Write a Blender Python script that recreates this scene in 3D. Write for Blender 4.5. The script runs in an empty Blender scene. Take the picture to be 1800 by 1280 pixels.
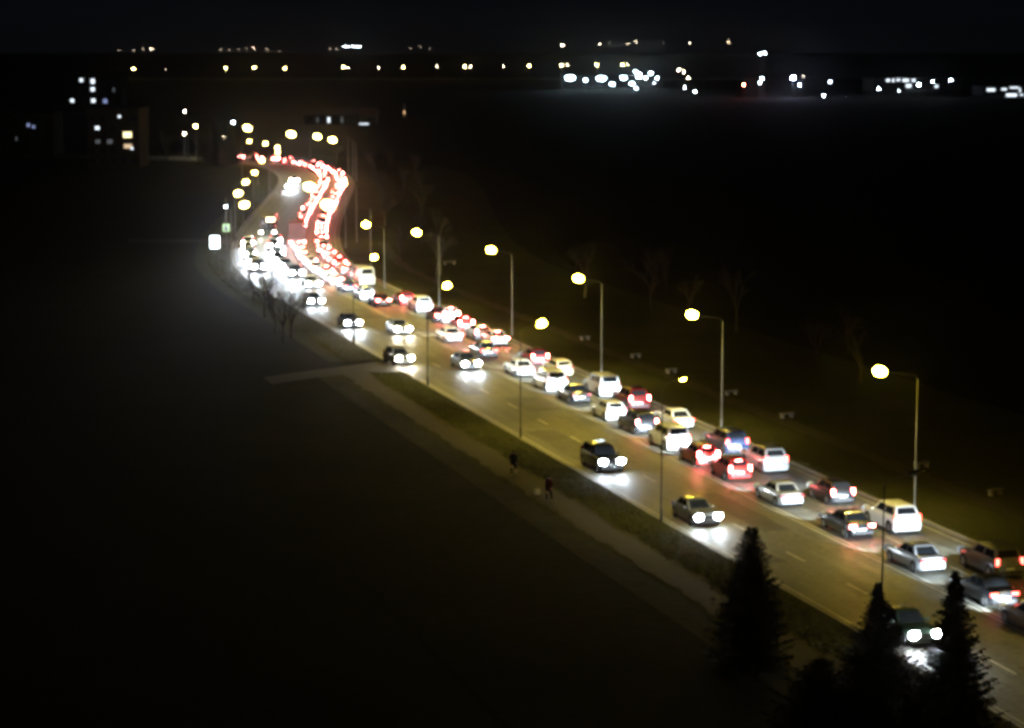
import bpy, bmesh, math, random
from mathutils import Vector, Matrix
random.seed(7)
sc = bpy.context.scene
COL = sc.collection
# ------------------------------------------------------------------ camera, sky, exposure
F_PX, CAM_H, HOR = 4000.0, 30.0, 72.0            # focal length in px of the 1800 px wide photo
PITCH = math.atan((640 - HOR) / F_PX)
cam_d = bpy.data.cameras.new('camera'); cam = bpy.data.objects.new('camera', cam_d); COL.objects.link(cam)
cam.location = (0, 0, CAM_H); cam.rotation_euler = (math.pi / 2 - PITCH, 0, 0)
cam_d.sensor_width = 36; cam_d.lens = F_PX / 1800 * 36
cam_d.clip_start = 1; cam_d.clip_end = 12000
cam_d.dof.use_dof = True; cam_d.dof.focus_distance = 78; cam_d.dof.aperture_fstop = 1.15
sc.camera = cam
w = bpy.data.worlds.new('World'); sc.world = w; w.use_nodes = True
nt = w.node_tree; bg = nt.nodes['Background']
sky = nt.nodes.new('ShaderNodeTexSky'); sky.sky_type = 'NISHITA'; sky.sun_disc = False
sky.sun_elevation = math.radians(28); sky.sun_rotation = math.radians(150)
sky.dust_density = 0; sky.ozone_density = 6
tint = nt.nodes.new('ShaderNodeMix'); tint.data_type = 'RGBA'; tint.blend_type = 'MULTIPLY'; tint.inputs[0].default_value = 1; tint.inputs[7].default_value = (.62, .72, 1.25, 1)
nt.links.new(sky.outputs[0], tint.inputs[6]); nt.links.new(tint.outputs[2], bg.inputs[0]); bg.inputs[1].default_value = 0.00033   # moonlit night: the sky as faint as in the photo
sc.view_settings.view_transform = 'Standard'; sc.view_settings.look = 'None'
sc.view_settings.exposure = 0.0; sc.view_settings.gamma = 1
sc.cycles.pixel_filter_type = 'BLACKMAN_HARRIS'; sc.cycles.filter_width = 3.4
sc.cycles.max_bounces = 4; sc.cycles.diffuse_bounces = 2; sc.cycles.glossy_bounces = 2
sc.cycles.transmission_bounces = 2; sc.cycles.volume_bounces = 0; sc.cycles.use_light_tree = True
sc.cycles.sample_clamp_indirect = 3.0; sc.cycles.caustics_reflective = False; sc.cycles.caustics_refractive = False

# ------------------------------------------------------------------ picture -> world (used to read positions off the photo)
_fw = Vector((0, math.cos(PITCH), -math.sin(PITCH))); _up = Vector((0, math.sin(PITCH), math.cos(PITCH)))
def ray(x, y): return _fw * F_PX + Vector((1, 0, 0)) * (x - 900) - _up * (y - 640)
def onz(x, y, z=0.0):
    d = ray(x, y); t = (z - CAM_H) / d.z; return Vector((0, 0, CAM_H)) + d * t
def atd(x, y, Y):
    d = ray(x, y); return Vector((0, 0, CAM_H)) + d * (Y / d.y)

# ------------------------------------------------------------------ materials
MC = {}
def nodes_mat(name):
    m = bpy.data.materials.new(name); m.use_nodes = True; return m, m.node_tree, m.node_tree.nodes['Principled BSDF']
def mat(name, c, rough=.6, metal=0., var=.15, scale=3., spec=.5, coat=0.):
    if name in MC: return MC[name]
    m, t, b = nodes_mat(name)
    tc = t.nodes.new('ShaderNodeTexCoord'); n = t.nodes.new('ShaderNodeTexNoise'); n.inputs['Scale'].default_value = scale
    n.inputs['Detail'].default_value = 4; t.links.new(tc.outputs['Object'], n.inputs['Vector'])
    mx = t.nodes.new('ShaderNodeMix'); mx.data_type = 'RGBA'
    mx.inputs[6].default_value = (*[v * (1 - var) for v in c], 1); mx.inputs[7].default_value = (*[min(1, v * (1 + var)) for v in c], 1)
    t.links.new(n.outputs['Fac'], mx.inputs[0]); t.links.new(mx.outputs[2], b.inputs['Base Color'])
    b.inputs['Roughness'].default_value = rough; b.inputs['Metallic'].default_value = metal
    b.inputs['Specular IOR Level'].default_value = spec; b.inputs['Coat Weight'].default_value = coat
    MC[name] = m; return m
def emit(name, c, s):
    if name in MC: return MC[name]
    m, t, b = nodes_mat(name)
    b.inputs['Base Color'].default_value = (*[.5 * v for v in c], 1); b.inputs['Emission Color'].default_value = (*c, 1)
    b.inputs['Emission Strength'].default_value = s; MC[name] = m; return m
def ground_mat(name, stops, scales=(.08, .9), rough=.9, bump=.0, spec=.3, coord='Object', rvar=0.):
    m, t, b = nodes_mat(name)
    tc = t.nodes.new('ShaderNodeTexCoord'); n1 = t.nodes.new('ShaderNodeTexNoise'); n2 = t.nodes.new('ShaderNodeTexNoise')
    for n, s in ((n1, scales[0]), (n2, scales[1])):
        n.inputs['Scale'].default_value = s; n.inputs['Detail'].default_value = 7; n.inputs['Roughness'].default_value = .65
        t.links.new(tc.outputs[coord], n.inputs['Vector'])
    ad = t.nodes.new('ShaderNodeMath'); ad.operation = 'ADD'; t.links.new(n1.outputs[0], ad.inputs[0]); t.links.new(n2.outputs[0], ad.inputs[1])
    ha = t.nodes.new('ShaderNodeMath'); ha.operation = 'MULTIPLY'; ha.inputs[1].default_value = .5; t.links.new(ad.outputs[0], ha.inputs[0])
    r = t.nodes.new('ShaderNodeValToRGB'); els = r.color_ramp.elements
    els[0].position, els[0].color = stops[0][0], (*stops[0][1], 1); els[1].position, els[1].color = stops[-1][0], (*stops[-1][1], 1)
    for p, c in stops[1:-1]: e = els.new(p); e.color = (*c, 1)
    t.links.new(ha.outputs[0], r.inputs[0]); t.links.new(r.outputs[0], b.inputs['Base Color'])
    b.inputs['Roughness'].default_value = rough; b.inputs['Specular IOR Level'].default_value = spec
    if rvar:
        mr = t.nodes.new('ShaderNodeMapRange'); mr.inputs[1].default_value = .35; mr.inputs[2].default_value = .65
        mr.inputs[3].default_value = rough - rvar; mr.inputs[4].default_value = rough + rvar
        t.links.new(n1.outputs[0], mr.inputs[0]); t.links.new(mr.outputs[0], b.inputs['Roughness'])
    if bump:
        bp = t.nodes.new('ShaderNodeBump'); bp.inputs['Strength'].default_value = bump; bp.inputs['Distance'].default_value = .1
        t.links.new(n2.outputs[0], bp.inputs['Height']); t.links.new(bp.outputs[0], b.inputs['Normal'])
    return m
M_ASPH = ground_mat('asphalt', [(.36, (.044, .043, .032)), (.5, (.095, .093, .070)), (.62, (.16, .155, .115))], (.22, 2.2), .6, .3, .45, rvar=.08)
M_TRACK = ground_mat('tyre_polished_asphalt', [(.36, (.050, .049, .038)), (.62, (.125, .121, .092))], (.3, 2.), .55, .2, .5)
M_PATH = ground_mat('path_paving', [(.35, (.022, .018, .009)), (.65, (.044, .035, .018))], (.2, 2.), .8, .2)
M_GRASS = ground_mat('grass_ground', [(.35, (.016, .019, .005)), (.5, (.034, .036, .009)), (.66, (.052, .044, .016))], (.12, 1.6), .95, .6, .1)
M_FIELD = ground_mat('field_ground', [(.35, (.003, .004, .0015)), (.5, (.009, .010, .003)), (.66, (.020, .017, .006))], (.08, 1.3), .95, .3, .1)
M_KERB = mat('kerb_concrete', (.26, .245, .205), .7, var=.3, scale=.8)
M_PAINT = mat('road_paint', (.40, .385, .32), .6, var=.4, scale=1.5)
M_POLE = mat('galvanised_pole', (.22, .215, .20), .5, .3)
M_DPOLE = mat('silhouette_dark_pole', (.045, .042, .038), .7); M_HOUS = mat('lamp_housing', (.05, .05, .05), .5, .3)  # left posts: their backlit silhouette is put into the dark pole colour
M_GLASS = mat('car_glass', (.012, .014, .016), .12, 0, .05)
M_TYRE = mat('tyre_rubber', (.018, .018, .018), .8); M_RIM = mat('rim_alloy', (.34, .34, .35), .35, .7)
M_TRIM = mat('dark_trim', (.025, .025, .025), .55)
M_PLATE = mat('plate_white', (.72, .72, .70), .4)
M_BARK = mat('bark', (.034, .024, .016), .9, var=.4); M_TWIG = mat('twig_bark', (.032, .022, .015), .9, var=.4)
M_NEEDLE = mat('spruce_needles', (.010, .017, .009), .8, var=.5, scale=2)
M_CONC = mat('concrete', (.24, .22, .19), .8, var=.25, scale=.6)
SODIUM = (1.0, .83, .24)
M_BOWL = emit('lamp_bowl_lit', (1., .69, .045), 370)
M_BOWL2 = emit('lamp_bowl_far', (1., .72, .16), 80)
STREET_W = 2500
M_BOWLF = emit('far_lamp_lit', (1.0, .78, .26), 100)
M_WARM = emit('warm_lamp_lit', (1., .82, .55), 110)
M_WARMD = emit('warm_lamp_dim', (1., .84, .62), 14)
M_COOL = emit('floodlight_lit', (.62, .86, 1.), 60)
M_COOLS = emit('small_cool_lamp', (.72, .88, 1.), 120)
M_COOLD = emit('dim_cool_lamp', (.72, .84, 1.), 16)
M_CYAN = emit('cyan_lamp', (.35, 1., .85), 500)
M_REDL = emit('red_beacon', (1., .10, .05), 500)
M_VIOL = emit('blue_white_flood', (.60, .66, 1.), 600)
HEADC = {'cool': emit('headlight_cool', (.80, .90, 1.), 190), 'warm': emit('headlight_warm', (1., .93, .74), 200),
         'bright': emit('headlight_full_beam', (.88, .94, 1.), 280), 'front': emit('headlight_on', (.85, .92, 1.), .15)}
TAIL = {'brake': emit('tail_brake_lit', (1., .13, .11), 130), 'tail': emit('tail_lit', (1., .07, .05), 16),
        'off': mat('tail_lens_red', (.30, .012, .010), .3), 'strong': emit('tail_brake_strong', (1., .15, .13), 300)}
PAINTC = {'white': (.74, .74, .72), 'silver': (.42, .43, .44), 'grey': (.16, .165, .17), 'black': (.012, .012, .014), 'dark blue': (.015, .022, .05),
          'red': (.34, .018, .014), 'dark red': (.12, .010, .010), 'cream': (.62, .56, .40), 'dark green': (.022, .04, .028), 'brown': (.10, .05, .03)}
def paint(c): return mat('car_paint_' + c.replace(' ', '_'), PAINTC[c], .32, .25 if c in ('silver', 'grey') else 0, .04, 1., .5, .6)

# ------------------------------------------------------------------ object helpers
def tag(o, label=None, cat=None, group=None, kind=None):
    if label: o['label'] = label
    if cat: o['category'] = cat
    if group: o['group'] = group
    if kind: o['kind'] = kind
    return o
def empty(name, loc, rz=0., sx=1.):
    o = bpy.data.objects.new(name, None); COL.objects.link(o); o.location = loc; o.rotation_euler = (0, 0, rz); o.scale = (sx,) * 3
    o.empty_display_size = .3; return o
class MB:
    def __init__(s): s.v = []; s.f = []
    def add(s, vs, fs):
        n = len(s.v); s.v += [tuple(p) for p in vs]; s.f += [tuple(i + n for i in f) for f in fs]; return s
    def box(s, x0, x1, y0, y1, z0, z1):
        return s.add([(x0, y0, z0), (x1, y0, z0), (x1, y1, z0), (x0, y1, z0), (x0, y0, z1), (x1, y0, z1), (x1, y1, z1), (x0, y1, z1)],
                     [(0, 3, 2, 1), (4, 5, 6, 7), (0, 1, 5, 4), (1, 2, 6, 5), (2, 3, 7, 6), (3, 0, 4, 7)])
    def tube(s, pts, rs, n=6, cap=True):
        pts = [Vector(p) for p in pts]; base = len(s.v)
        for i, p in enumerate(pts):
            d = (pts[min(i + 1, len(pts) - 1)] - pts[max(i - 1, 0)]).normalized()
            a = d.orthogonal().normalized() if abs(d.z) < .95 else Vector((1, 0, 0)); a = (a - d * a.dot(d)).normalized(); b = d.cross(a)
            for k in range(n):
                t = 2 * math.pi * k / n; s.v.append(tuple(p + (a * math.cos(t) + b * math.sin(t)) * rs[i]))
        for i in range(len(pts) - 1):
            for k in range(n):
                s.f.append((base + i * n + k, base + i * n + (k + 1) % n, base + (i + 1) * n + (k + 1) % n, base + (i + 1) * n + k))
        if cap:
            s.f.append(tuple(base + k for k in range(n))[::-1]); s.f.append(tuple(base + (len(pts) - 1) * n + k for k in range(n)))
        return s
    def loft(s, rings, caps=True):
        base = len(s.v); n = len(rings[0])
        for r in rings: s.v += [tuple(p) for p in r]
        for i in range(len(rings) - 1):
            for k in range(n):
                s.f.append((base + i * n + k, base + i * n + (k + 1) % n, base + (i + 1) * n + (k + 1) % n, base + (i + 1) * n + k))
        if caps:
            s.f.append(tuple(base + k for k in range(n))[::-1]); s.f.append(tuple(base + (len(rings) - 1) * n + k for k in range(n)))
        return s
    def ellipsoid(s, c, r, nu=10, nv=6, zmin=-1.):
        rings = []
        for j in range(nv + 1):
            t = -math.pi / 2 + math.pi * j / nv
            z = max(math.sin(t), zmin); q = max(.02, math.cos(t))
            rings.append([(c[0] + r[0] * q * math.cos(2 * math.pi * k / nu), c[1] + r[1] * q * math.sin(2 * math.pi * k / nu), c[2] + r[2] * z) for k in range(nu)])
        return s.loft(rings)
    def mesh(s, name, smooth=False):
        m = bpy.data.meshes.new(name); m.from_pydata(s.v, [], s.f)
        bm = bmesh.new(); bm.from_mesh(m); bmesh.ops.recalc_face_normals(bm, faces=bm.faces)
        for f in bm.faces: f.smooth = smooth
        if smooth:
            for e in bm.edges:
                if len(e.link_faces) == 2 and e.calc_face_angle(0) > math.radians(38): e.smooth = False
        bm.to_mesh(m); bm.free(); m.materials.append(None); return m
def put(name, me, m, parent=None, loc=(0, 0, 0), rot=(0, 0, 0), sc_=(1, 1, 1)):
    o = bpy.data.objects.new(name, me); COL.objects.link(o)
    if not me.materials: me.materials.append(None)
    o.material_slots[0].link = 'OBJECT'; o.material_slots[0].material = m
    o.parent = parent; o.location = loc; o.rotation_euler = rot; o.scale = sc_; return o
def build(name, mb, m, parent=None, smooth=False, **k): return put(name, mb.mesh(name, smooth), m, parent, **k)
ORD = ['first', 'second', 'third', 'fourth', 'fifth', 'sixth', 'seventh', 'eighth', 'ninth', 'tenth', 'eleventh', 'twelfth', 'thirteenth', 'fourteenth', 'fifteenth',
       'sixteenth', 'seventeenth', 'eighteenth', 'nineteenth', 'twentieth', 'twenty-first', 'twenty-second', 'twenty-third', 'twenty-fourth', 'twenty-fifth',
       'twenty-sixth', 'twenty-seventh', 'twenty-eighth', 'twenty-ninth', 'thirtieth', 'thirty-first', 'thirty-second', 'thirty-third', 'thirty-fourth',
       'thirty-fifth', 'thirty-sixth', 'thirty-seventh', 'thirty-eighth', 'thirty-ninth', 'fortieth', 'forty-first', 'forty-second', 'forty-third', 'forty-fourth',
       'forty-fifth', 'forty-sixth', 'forty-seventh', 'forty-eighth', 'forty-ninth', 'fiftieth', 'fifty-first', 'fifty-second']

# ------------------------------------------------------------------ road centreline
CP = [(50, 28), (44, 50), (37.6, 73), (31.3, 96), (24.1, 121), (17.9, 141.2), (10.8, 165.5), (1.0, 198.1), (-7.8, 228), (-16.2, 257), (-25.2, 288), (-31.3, 320),
      (-35.4, 366), (-38.2, 425), (-40.5, 475), (-44.5, 514), (-51.5, 546), (-62, 568), (-79, 583), (-105, 592), (-145, 600), (-210, 606)]
def _cr():
    P = [Vector(p) for p in CP]; P = [P[0] * 2 - P[1]] + P + [P[-1] * 2 - P[-2]]; out = []
    for i in range(1, len(P) - 2):
        a, b, c, d = P[i - 1:i + 3]
        for k in range(24):
            t = k / 24; out.append(.5 * (b * 2 + (c - a) * t + (a * 2 - b * 5 + c * 4 - d) * t * t + (d - a + b * 3 - c * 3) * t ** 3))
    for _ in range(60):
        out = [out[0]] + [(out[i - 1] + out[i] * 2 + out[i + 1]) / 4 for i in range(1, len(out) - 1)] + [out[-1]]
    return out
CL = _cr(); SS = [0.]
for i in range(1, len(CL)): SS.append(SS[-1] + (CL[i] - CL[i - 1]).length)
S_OFF = -1
def _idx(s):
    lo, hi = 0, len(SS) - 2
    while lo < hi:
        m = (lo + hi + 1) // 2
        if SS[m] <= s: lo = m
        else: hi = m - 1
    return lo
def at(s, o, z=0.):
    s = s + S_OFF
    i = _idx(s); t = (s - SS[i]) / max(1e-6, SS[i + 1] - SS[i]); p = CL[i].lerp(CL[i + 1], t)
    d = (CL[min(i + 2, len(CL) - 1)] - CL[max(i - 1, 0)]).normalized(); return Vector((p.x + d.y * o, p.y - d.x * o, z))
def head(s):
    d = at(s + 1, 0) - at(s - 1, 0); return math.atan2(-d.x, d.y)            # rotation about z that turns +Y onto the road direction
# s = 0 is put where the road passes (44, 50)
S_OFF = 0.; S_OFF = min(SS, key=lambda q: (CL[SS.index(q)] - Vector((44, 50))).length)
def so(p):
    i = min(range(len(CL)), key=lambda k: (CL[k].x - p[0]) ** 2 + (CL[k].y - p[1]) ** 2)
    d = (CL[min(i + 1, len(CL) - 1)] - CL[max(i - 1, 0)]).normalized(); r = Vector((p[0], p[1])) - CL[i]
    return SS[i] - S_OFF + r.dot(d), r.x * d.y - r.y * d.x
LE, RE = -8.25, 7.45
def strip(name, s0, s1, prof, m, ds=3., kind='structure', parent=None, rag=0.):
    """prof: list of (offset, z); swept along the road"""
    mb = MB(); n = max(2, int((s1 - s0) / ds)); k = len(prof)
    for i in range(n + 1):
        s = s0 + (s1 - s0) * i / n
        for o, z in prof: mb.v.append(tuple(at(s, o + (rag * (math.sin(s * 1.7 + o) + math.sin(s * .61 + 2 * o) + random.uniform(-1, 1)) if rag else 0), z)))
    for i in range(n):
        for j in range(k - 1): a = i * k + j; mb.f.append((a, a + 1, a + k + 1, a + k))
    o = build(name, mb, m, parent)
    if kind and parent is None: tag(o, kind=kind)
    return o
# ------------------------------------------------------------------ ground
mb = MB(); xs = [-5200, -1500, -500, -250, -120, -60, -30, 0, 30, 60, 120, 250, 500, 1500, 5200]; ys = [-60, 20, 60, 100, 140, 180, 230, 300, 400, 600, 1000, 1700, 2600, 3300, 4200, 5600]
for y in ys:
    for x in xs: mb.v.append((x, y, -.06))
for j in range(len(ys) - 1):
    for i in range(len(xs) - 1): a = j * len(xs) + i; mb.f.append((a, a + 1, a + len(xs) + 1, a + len(xs)))
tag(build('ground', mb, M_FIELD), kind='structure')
strip('road', -22, 690, [(LE, 0), (-4, .03), (0, .06), (3.5, .03), (RE, 0)], M_ASPH)
strip('right_kerb', -22, 690, [(RE, -.05), (RE, .14), (RE + .18, .15), (RE + .18, -.05)], M_KERB)
J0, J1 = 164.5, 172.5
strip('left_kerb', -22, J0, [(LE - .2, -.05), (LE - .2, .14), (LE, .13), (LE, -.05)], M_KERB)
strip('left_kerb', J1, 690, [(LE - .2, -.05), (LE - .2, .14), (LE, .13), (LE, -.05)], M_KERB)
strip('verge', -22, J0, [(-16.5, .065), (-12, .10), (-8.45, .125)], M_GRASS)
strip('verge', J1, 690, [(-13.5, .085), (-11, .11), (-8.45, .125)], M_GRASS)
strip('darkened_verge', -22, 690, [(-30, -.055), (-20, .03), (-16, .062), (-13, .08), (-10.5, .09)], M_FIELD)  # outer verge given a darker ground colour so spilled light stays dim
strip('verge', -22, 690, [(7.63, .125), (16, .07), (34, -.05)], M_GRASS)
strip('footpath', -10, 165, [(-14.0, .105), (-12.8, .112), (-11.6, .118)], M_PATH, ds=.5, rag=.11)
strip('footpath', 60, 300, [(13.2, .105), (14.8, .095)], M_PATH, ds=.6, rag=.1)
# driveway that leaves the road between the two verges
mb = MB(); a, b = [], []
for k in range(13):
    t = k / 12; o = LE - 13 * t; s_ = 168.5 - 3 * t * t - 3 * t; w_ = 2.2 + 3.2 * (1 - t) ** 6
    p, q = at(s_ - w_, o, .02 + .09 * min(1, t * 5)), at(s_ + w_ * .9, o, .02 + .09 * min(1, t * 5)); a.append(p); b.append(q)
for k in range(13): mb.v += [tuple(a[k]), tuple(b[k])]
for k in range(12): mb.f.append((2 * k, 2 * k + 1, 2 * k + 3, 2 * k + 2))
tag(build('driveway', mb, M_PATH), kind='structure')
mb = MB(); p, d = at(303, LE), Vector((-1, .06, 0))
for k in range(9):
    q = p + d * 2 * k; w_ = 2.2 + 4 * (1 - k / 8) ** 4
    mb.v += [(q.x, q.y - w_, .16), (q.x, q.y + w_, .16)]
for k in range(8): mb.f.append((2 * k, 2 * k + 1, 2 * k + 3, 2 * k + 2))
tag(build('side_road', mb, M_PATH), kind='structure')
# painted lines (each a sheet just above the asphalt)
def line(s0, s1, o, wd): 
    return strip('road_marking', s0, s1, [(o - wd / 2, zr(o - wd / 2)), (o + wd / 2, zr(o + wd / 2))], M_PAINT)
def zr(o):
    P = [(LE, 0), (-4, .03), (0, .06), (3.5, .03), (RE, 0)]
    for (a_, za), (b_, zb) in zip(P, P[1:]):
        if a_ <= o <= b_: return za + (zb - za) * (o - a_) / (b_ - a_) + .006
    return .006
line(-20, 690, -.22, .16); line(-20, 690, .16, .16); line(-20, 690, RE - .55, .15); line(-20, J0 - 4, LE + .45, .12); line(J1 + 2, 690, LE + .45, .12)
mb = MB()
for o, s0, st in ((-4.3, 50.6, 8.3), (3.15, 53.4, 8.1)):
    s = s0 - 8 * st
    while s < 600:
        A = [at(s, o - .08, zr(o) + .001), at(s, o + .08, zr(o) + .001), at(s + 2.6, o + .08, zr(o) + .001), at(s + 2.6, o - .08, zr(o) + .001)]
        mb.add(A, [(0, 1, 2, 3)]); s += st
tag(build('lane_dashes', mb, M_PAINT), kind='structure')
# worn asphalt: repair patches and long joints
M_PATCH = ground_mat('asphalt_patch', [(.36, (.034, .033, .028)), (.62, (.090, .086, .073))], (.4, 3.), .6, .2)
mbp = MB(); RP = random.Random(31)
for o0, o1, s0_, s1_ in [(-6.9, -4.9, 60, 71), (-3.6, -1.0, 52, 60), (-7.2, -5.4, 84, 88), (-3.4, -1.6, 92, 104), (-7.0, -4.6, 118, 131), (-3.9, -.8, 140, 147), (-6.5, -4.7, 150, 158), (1., 3., 86, 92), (4., 6.2, 104, 112), (.8, 2.9, 60, 67), (-7.2, -6.2, 178, 196), (-3.3, -1., 205, 214)]:
    n_ = max(2, int((s1_ - s0_) / 2)); k0 = len(mbp.v)
    for i in range(n_ + 1):
        s_ = s0_ + (s1_ - s0_) * i / n_; a_, b_ = o0 + RP.uniform(-.15, .15), o1 + RP.uniform(-.15, .15)
        for o in (a_, (a_ + b_) / 2, b_): mbp.v.append(tuple(at(s_, o, zr(o) + .002)))
    for i in range(n_):
        for j in range(2): q = k0 + i * 3 + j; mbp.f.append((q, q + 1, q + 4, q + 3))
tag(build('road_patch', mbp, M_PATCH), kind='structure')
for o in (-6.6, -5.2, -2.9, -1.5, 1., 2.4, 4.2, 5.6):
    strip('wheel_track', -20, 420, [(o - .22, zr(o - .22) - .002), (o + .22, zr(o + .22) - .002)], M_TRACK, ds=1.5, rag=.03)
# grass along the kerbs, nobody could count it
mb = MB(); R = random.Random(3)
def blades(s0, s1, o0, o1, n):
    for _ in range(n):
        s = R.uniform(s0, s1); o = R.uniform(o0, o1)
        p = at(s, o, .11); a = R.uniform(0, 6.28); wd = R.uniform(.03, .09); h = R.uniform(.02, .07)
        dx, dy = math.cos(a) * wd, math.sin(a) * wd
        mb.add([(p.x - dx, p.y - dy, p.z - .02), (p.x + dx, p.y + dy, p.z - .02), (p.x + R.uniform(-.1, .1), p.y + R.uniform(-.1, .1), p.z + h)], [(0, 1, 2)])
blades(40, J0, -11.4, -8.5, 26000); blades(J1, 330, -12, -8.5, 9000); blades(50, 260, 7.7, 8.3, 3000); blades(50, 160, -11.9, -11.3, 4000)
tag(build('grass', mb, mat('grass_blades', (.105, .11, .026), .8, var=.5, scale=.7)), 'short dull green grass along both kerbs of the road', 'grass', kind='stuff')
# far hills
mb = MB(); n = 80; R = random.Random(5)
hz = [7 + 4 * math.sin(i * .23) + R.uniform(-1, 1) for i in range(n + 1)]
for i in range(n + 1):
    x = -2400 + 4800 * i / n
    for y, k in ((2500, -.04), (3100, .75), (3500, 1.), (4000, .8), (4600, -.04)): mb.v.append((x, y, hz[i] * k if k > 0 else -.5))
for i in range(n):
    for j in range(4): a = i * 5 + j; mb.f.append((a, a + 1, a + 6, a + 5))
tag(build('hills', mb, M_FIELD, smooth=True), kind='structure')
mb = MB().box(-700, 1200, 1812, 1822, -.3, .35)
tag(build('far_road', mb, M_ASPH), kind='structure')

# ------------------------------------------------------------------ vehicles
KIND = {  # length, half width, belt z, roof z, hood z, deck z, y of: windscreen base, roof front, roof rear, rear window base (front of car at +L/2)
    'sedan': (4.55, .89, .93, 1.45, .86, .98, .85, .15, -1.05, -1.62),
    'hatchback': (4.05, .86, .95, 1.50, .90, 1.0, .80, .15, -1.55, -1.93),
    'suv': (4.60, .94, 1.08, 1.72, 1.04, 1.12, .95, .35, -1.85, -2.18),
    'minivan': (4.50, .92, 1.08, 1.84, 1.02, 1.10, 1.30, .55, -1.95, -2.18),
    'van': (5.30, 1.0, 1.25, 2.30, 1.10, 1.3, 1.90, 1.30, -2.55, -2.64)}
CM = {}
def car_meshes(k):
    if k in CM: return CM[k]
    L, W, zb, zr_, zh, zd, yw, yf, yr, yb = KIND[k]; h = L / 2; d = {}
    # lower body
    mb = MB(); rings = []
    st = [(h, .74, .30, .55), (h - .06, .84, .22, zh - .20), (h - .25, .93, .19, zh - .09), (h - .7, .985, .18, zh - .02), (yw + .05, 1., .17, zh + .04), (yw - .35, 1., .17, zb),
          (0, 1., .17, zb), (yr, 1., .17, zb + .02), (yb, .99, .18, zd), (-h + .35, .96, .20, zd - .01), (-h + .10, .90, .24, zd - .07), (-h, .82, .33, zd - .25)]
    st = sorted(st, key=lambda q: -q[0])
    for y, w_, z0, z1 in st:
        w_ *= W; m = (z0 + z1) / 2
        half = [(w_ * .86, z0), (w_ * .985, z0 + .10), (w_, m), (w_ * .985, z1 - .12), (w_ * .93, z1 - .03), (w_ * .78, z1 + .01)]
        rings.append([(x, y, z) for x, z in half] + [(-x, y, z) for x, z in half[::-1]])
    mb.loft(rings)
    # cabin shell
    b, t = W * .90, W * .70
    if k in ('van', 'minivan'): t = W * .82
    zz = zb - .06
    ring0 = [(b, yw, zz), (b, yb, zz + .03), (-b, yb, zz + .03), (-b, yw, zz)]
    ring1 = [(t, yf, zr_ - .07), (t, yr, zr_ - .08), (-t, yr, zr_ - .08), (-t, yf, zr_ - .07)]
    ring2 = [(t * .86, yf - .18, zr_), (t * .86, yr + .16, zr_ - .01), (-t * .86, yr + .16, zr_ - .01), (-t * .86, yf - .18, zr_)]
    mb.loft([ring0, ring1, ring2]); d['body'] = mb.mesh('car_body', True)
    def panel(A, B, C_, D, u0, u1, v0, v1, off):
        A, B, C_, D = map(Vector, (A, B, C_, D)); f = lambda u, v: (A.lerp(B, u)).lerp(D.lerp(C_, u), v)
        P = [f(u0, v0), f(u1, v0), f(u1, v1), f(u0, v1)]; nn = (P[1] - P[0]).cross(P[3] - P[0]).normalized()
        c = sum(P, Vector()) / 4
        if nn.dot(c - Vector((0, (yf + yr) / 2, zb))) < 0: nn = -nn
        q = [p + nn * off for p in P] + [p - nn * .02 for p in P]
        return q, [(0, 1, 2, 3), (0, 1, 5, 4), (1, 2, 6, 5), (2, 3, 7, 6), (3, 0, 4, 7)]
    r0, r1 = ring0, ring1
    d['windscreen'] = MB().add(*panel(r0[3], r0[0], r1[0], r1[3], .07, .93, .12, .95, .012)).mesh('windscreen')
    d['rear_window'] = MB().add(*panel(r0[1], r0[2], r1[2], r1[1], .09, .91, .30 if k != 'sedan' else .16, .93, .012)).mesh('rear_window')
    for s, nm in ((0, 'sw_r'), (1, 'sw_l')):
        A, B, C_, D = (r0[0], r0[1], r1[1], r1[0]) if s == 0 else (r0[3], r0[2], r1[2], r1[3]); m = MB()
        lim = [(.10, .47), (.51, .90)] if k != 'van' else [(.06, .30)]
        for u0, u1 in lim: m.add(*panel(A, B, C_, D, u0, u1, .22, .90, .012))
        d[nm] = m.mesh('side_window')
    hw, hz_ = (.30, .215)
    zl = zh - .20
    d['headlight'] = MB().ellipsoid((0, 0, 0), (hw, .10, hz_), 10, 6).mesh('headlight', True)
    d['hl'] = [(sx * W * .70, h - .05, zl) for sx in (1, -1)]
    tv = k in ('suv', 'minivan', 'hatchback', 'van')
    d['tail_light'] = (MB().box(-.09, .09, -.05, .05, -.19, .19) if tv else MB().box(-.19, .19, -.05, .06, -.085, .085)).mesh('tail_light')
    d['tl'] = [(sx * W * (.82 if tv else .70), -h + (.07 if tv else .055), (zd - .10 if tv else zd - .19)) for sx in (1, -1)]
    d['number_plate'] = MB().box(-.26, .26, -.012, .012, -.055, .055).mesh('number_plate')
    d['np'] = (0, -h - .008, .58 if not tv else .62)
    d['bumper'] = MB().box(-W * .80, W * .80, -.06, .05, -.09, .09).mesh('bumper')
    d['bp'] = [(0, -h + .005, .40), (0, h + .0, .36)]
    d['grille'] = MB().box(-.38, .38, -.02, .02, -.08, .08).mesh('grille'); d['gp'] = (0, h - .005, zl - .03)
    wr = .31 if k in ('sedan', 'hatchback') else .36
    ty = MB(); N = 18
    prof = [(-.10, wr - .03), (-.085, wr), (.085, wr), (.10, wr - .03), (.10, wr * .62), (-.10, wr * .62)]
    ty.loft([[(x, r * math.cos(2 * math.pi * q / N), r * math.sin(2 * math.pi * q / N)) for x, r in prof] for q in range(N + 1)], False)
    d['wheel'] = ty.mesh('wheel', True)
    d['rim'] = MB().tube([(-.09, 0, 0), (.09, 0, 0)], [wr * .64, wr * .60], 12).mesh('rim'); d['wr'] = wr
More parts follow.
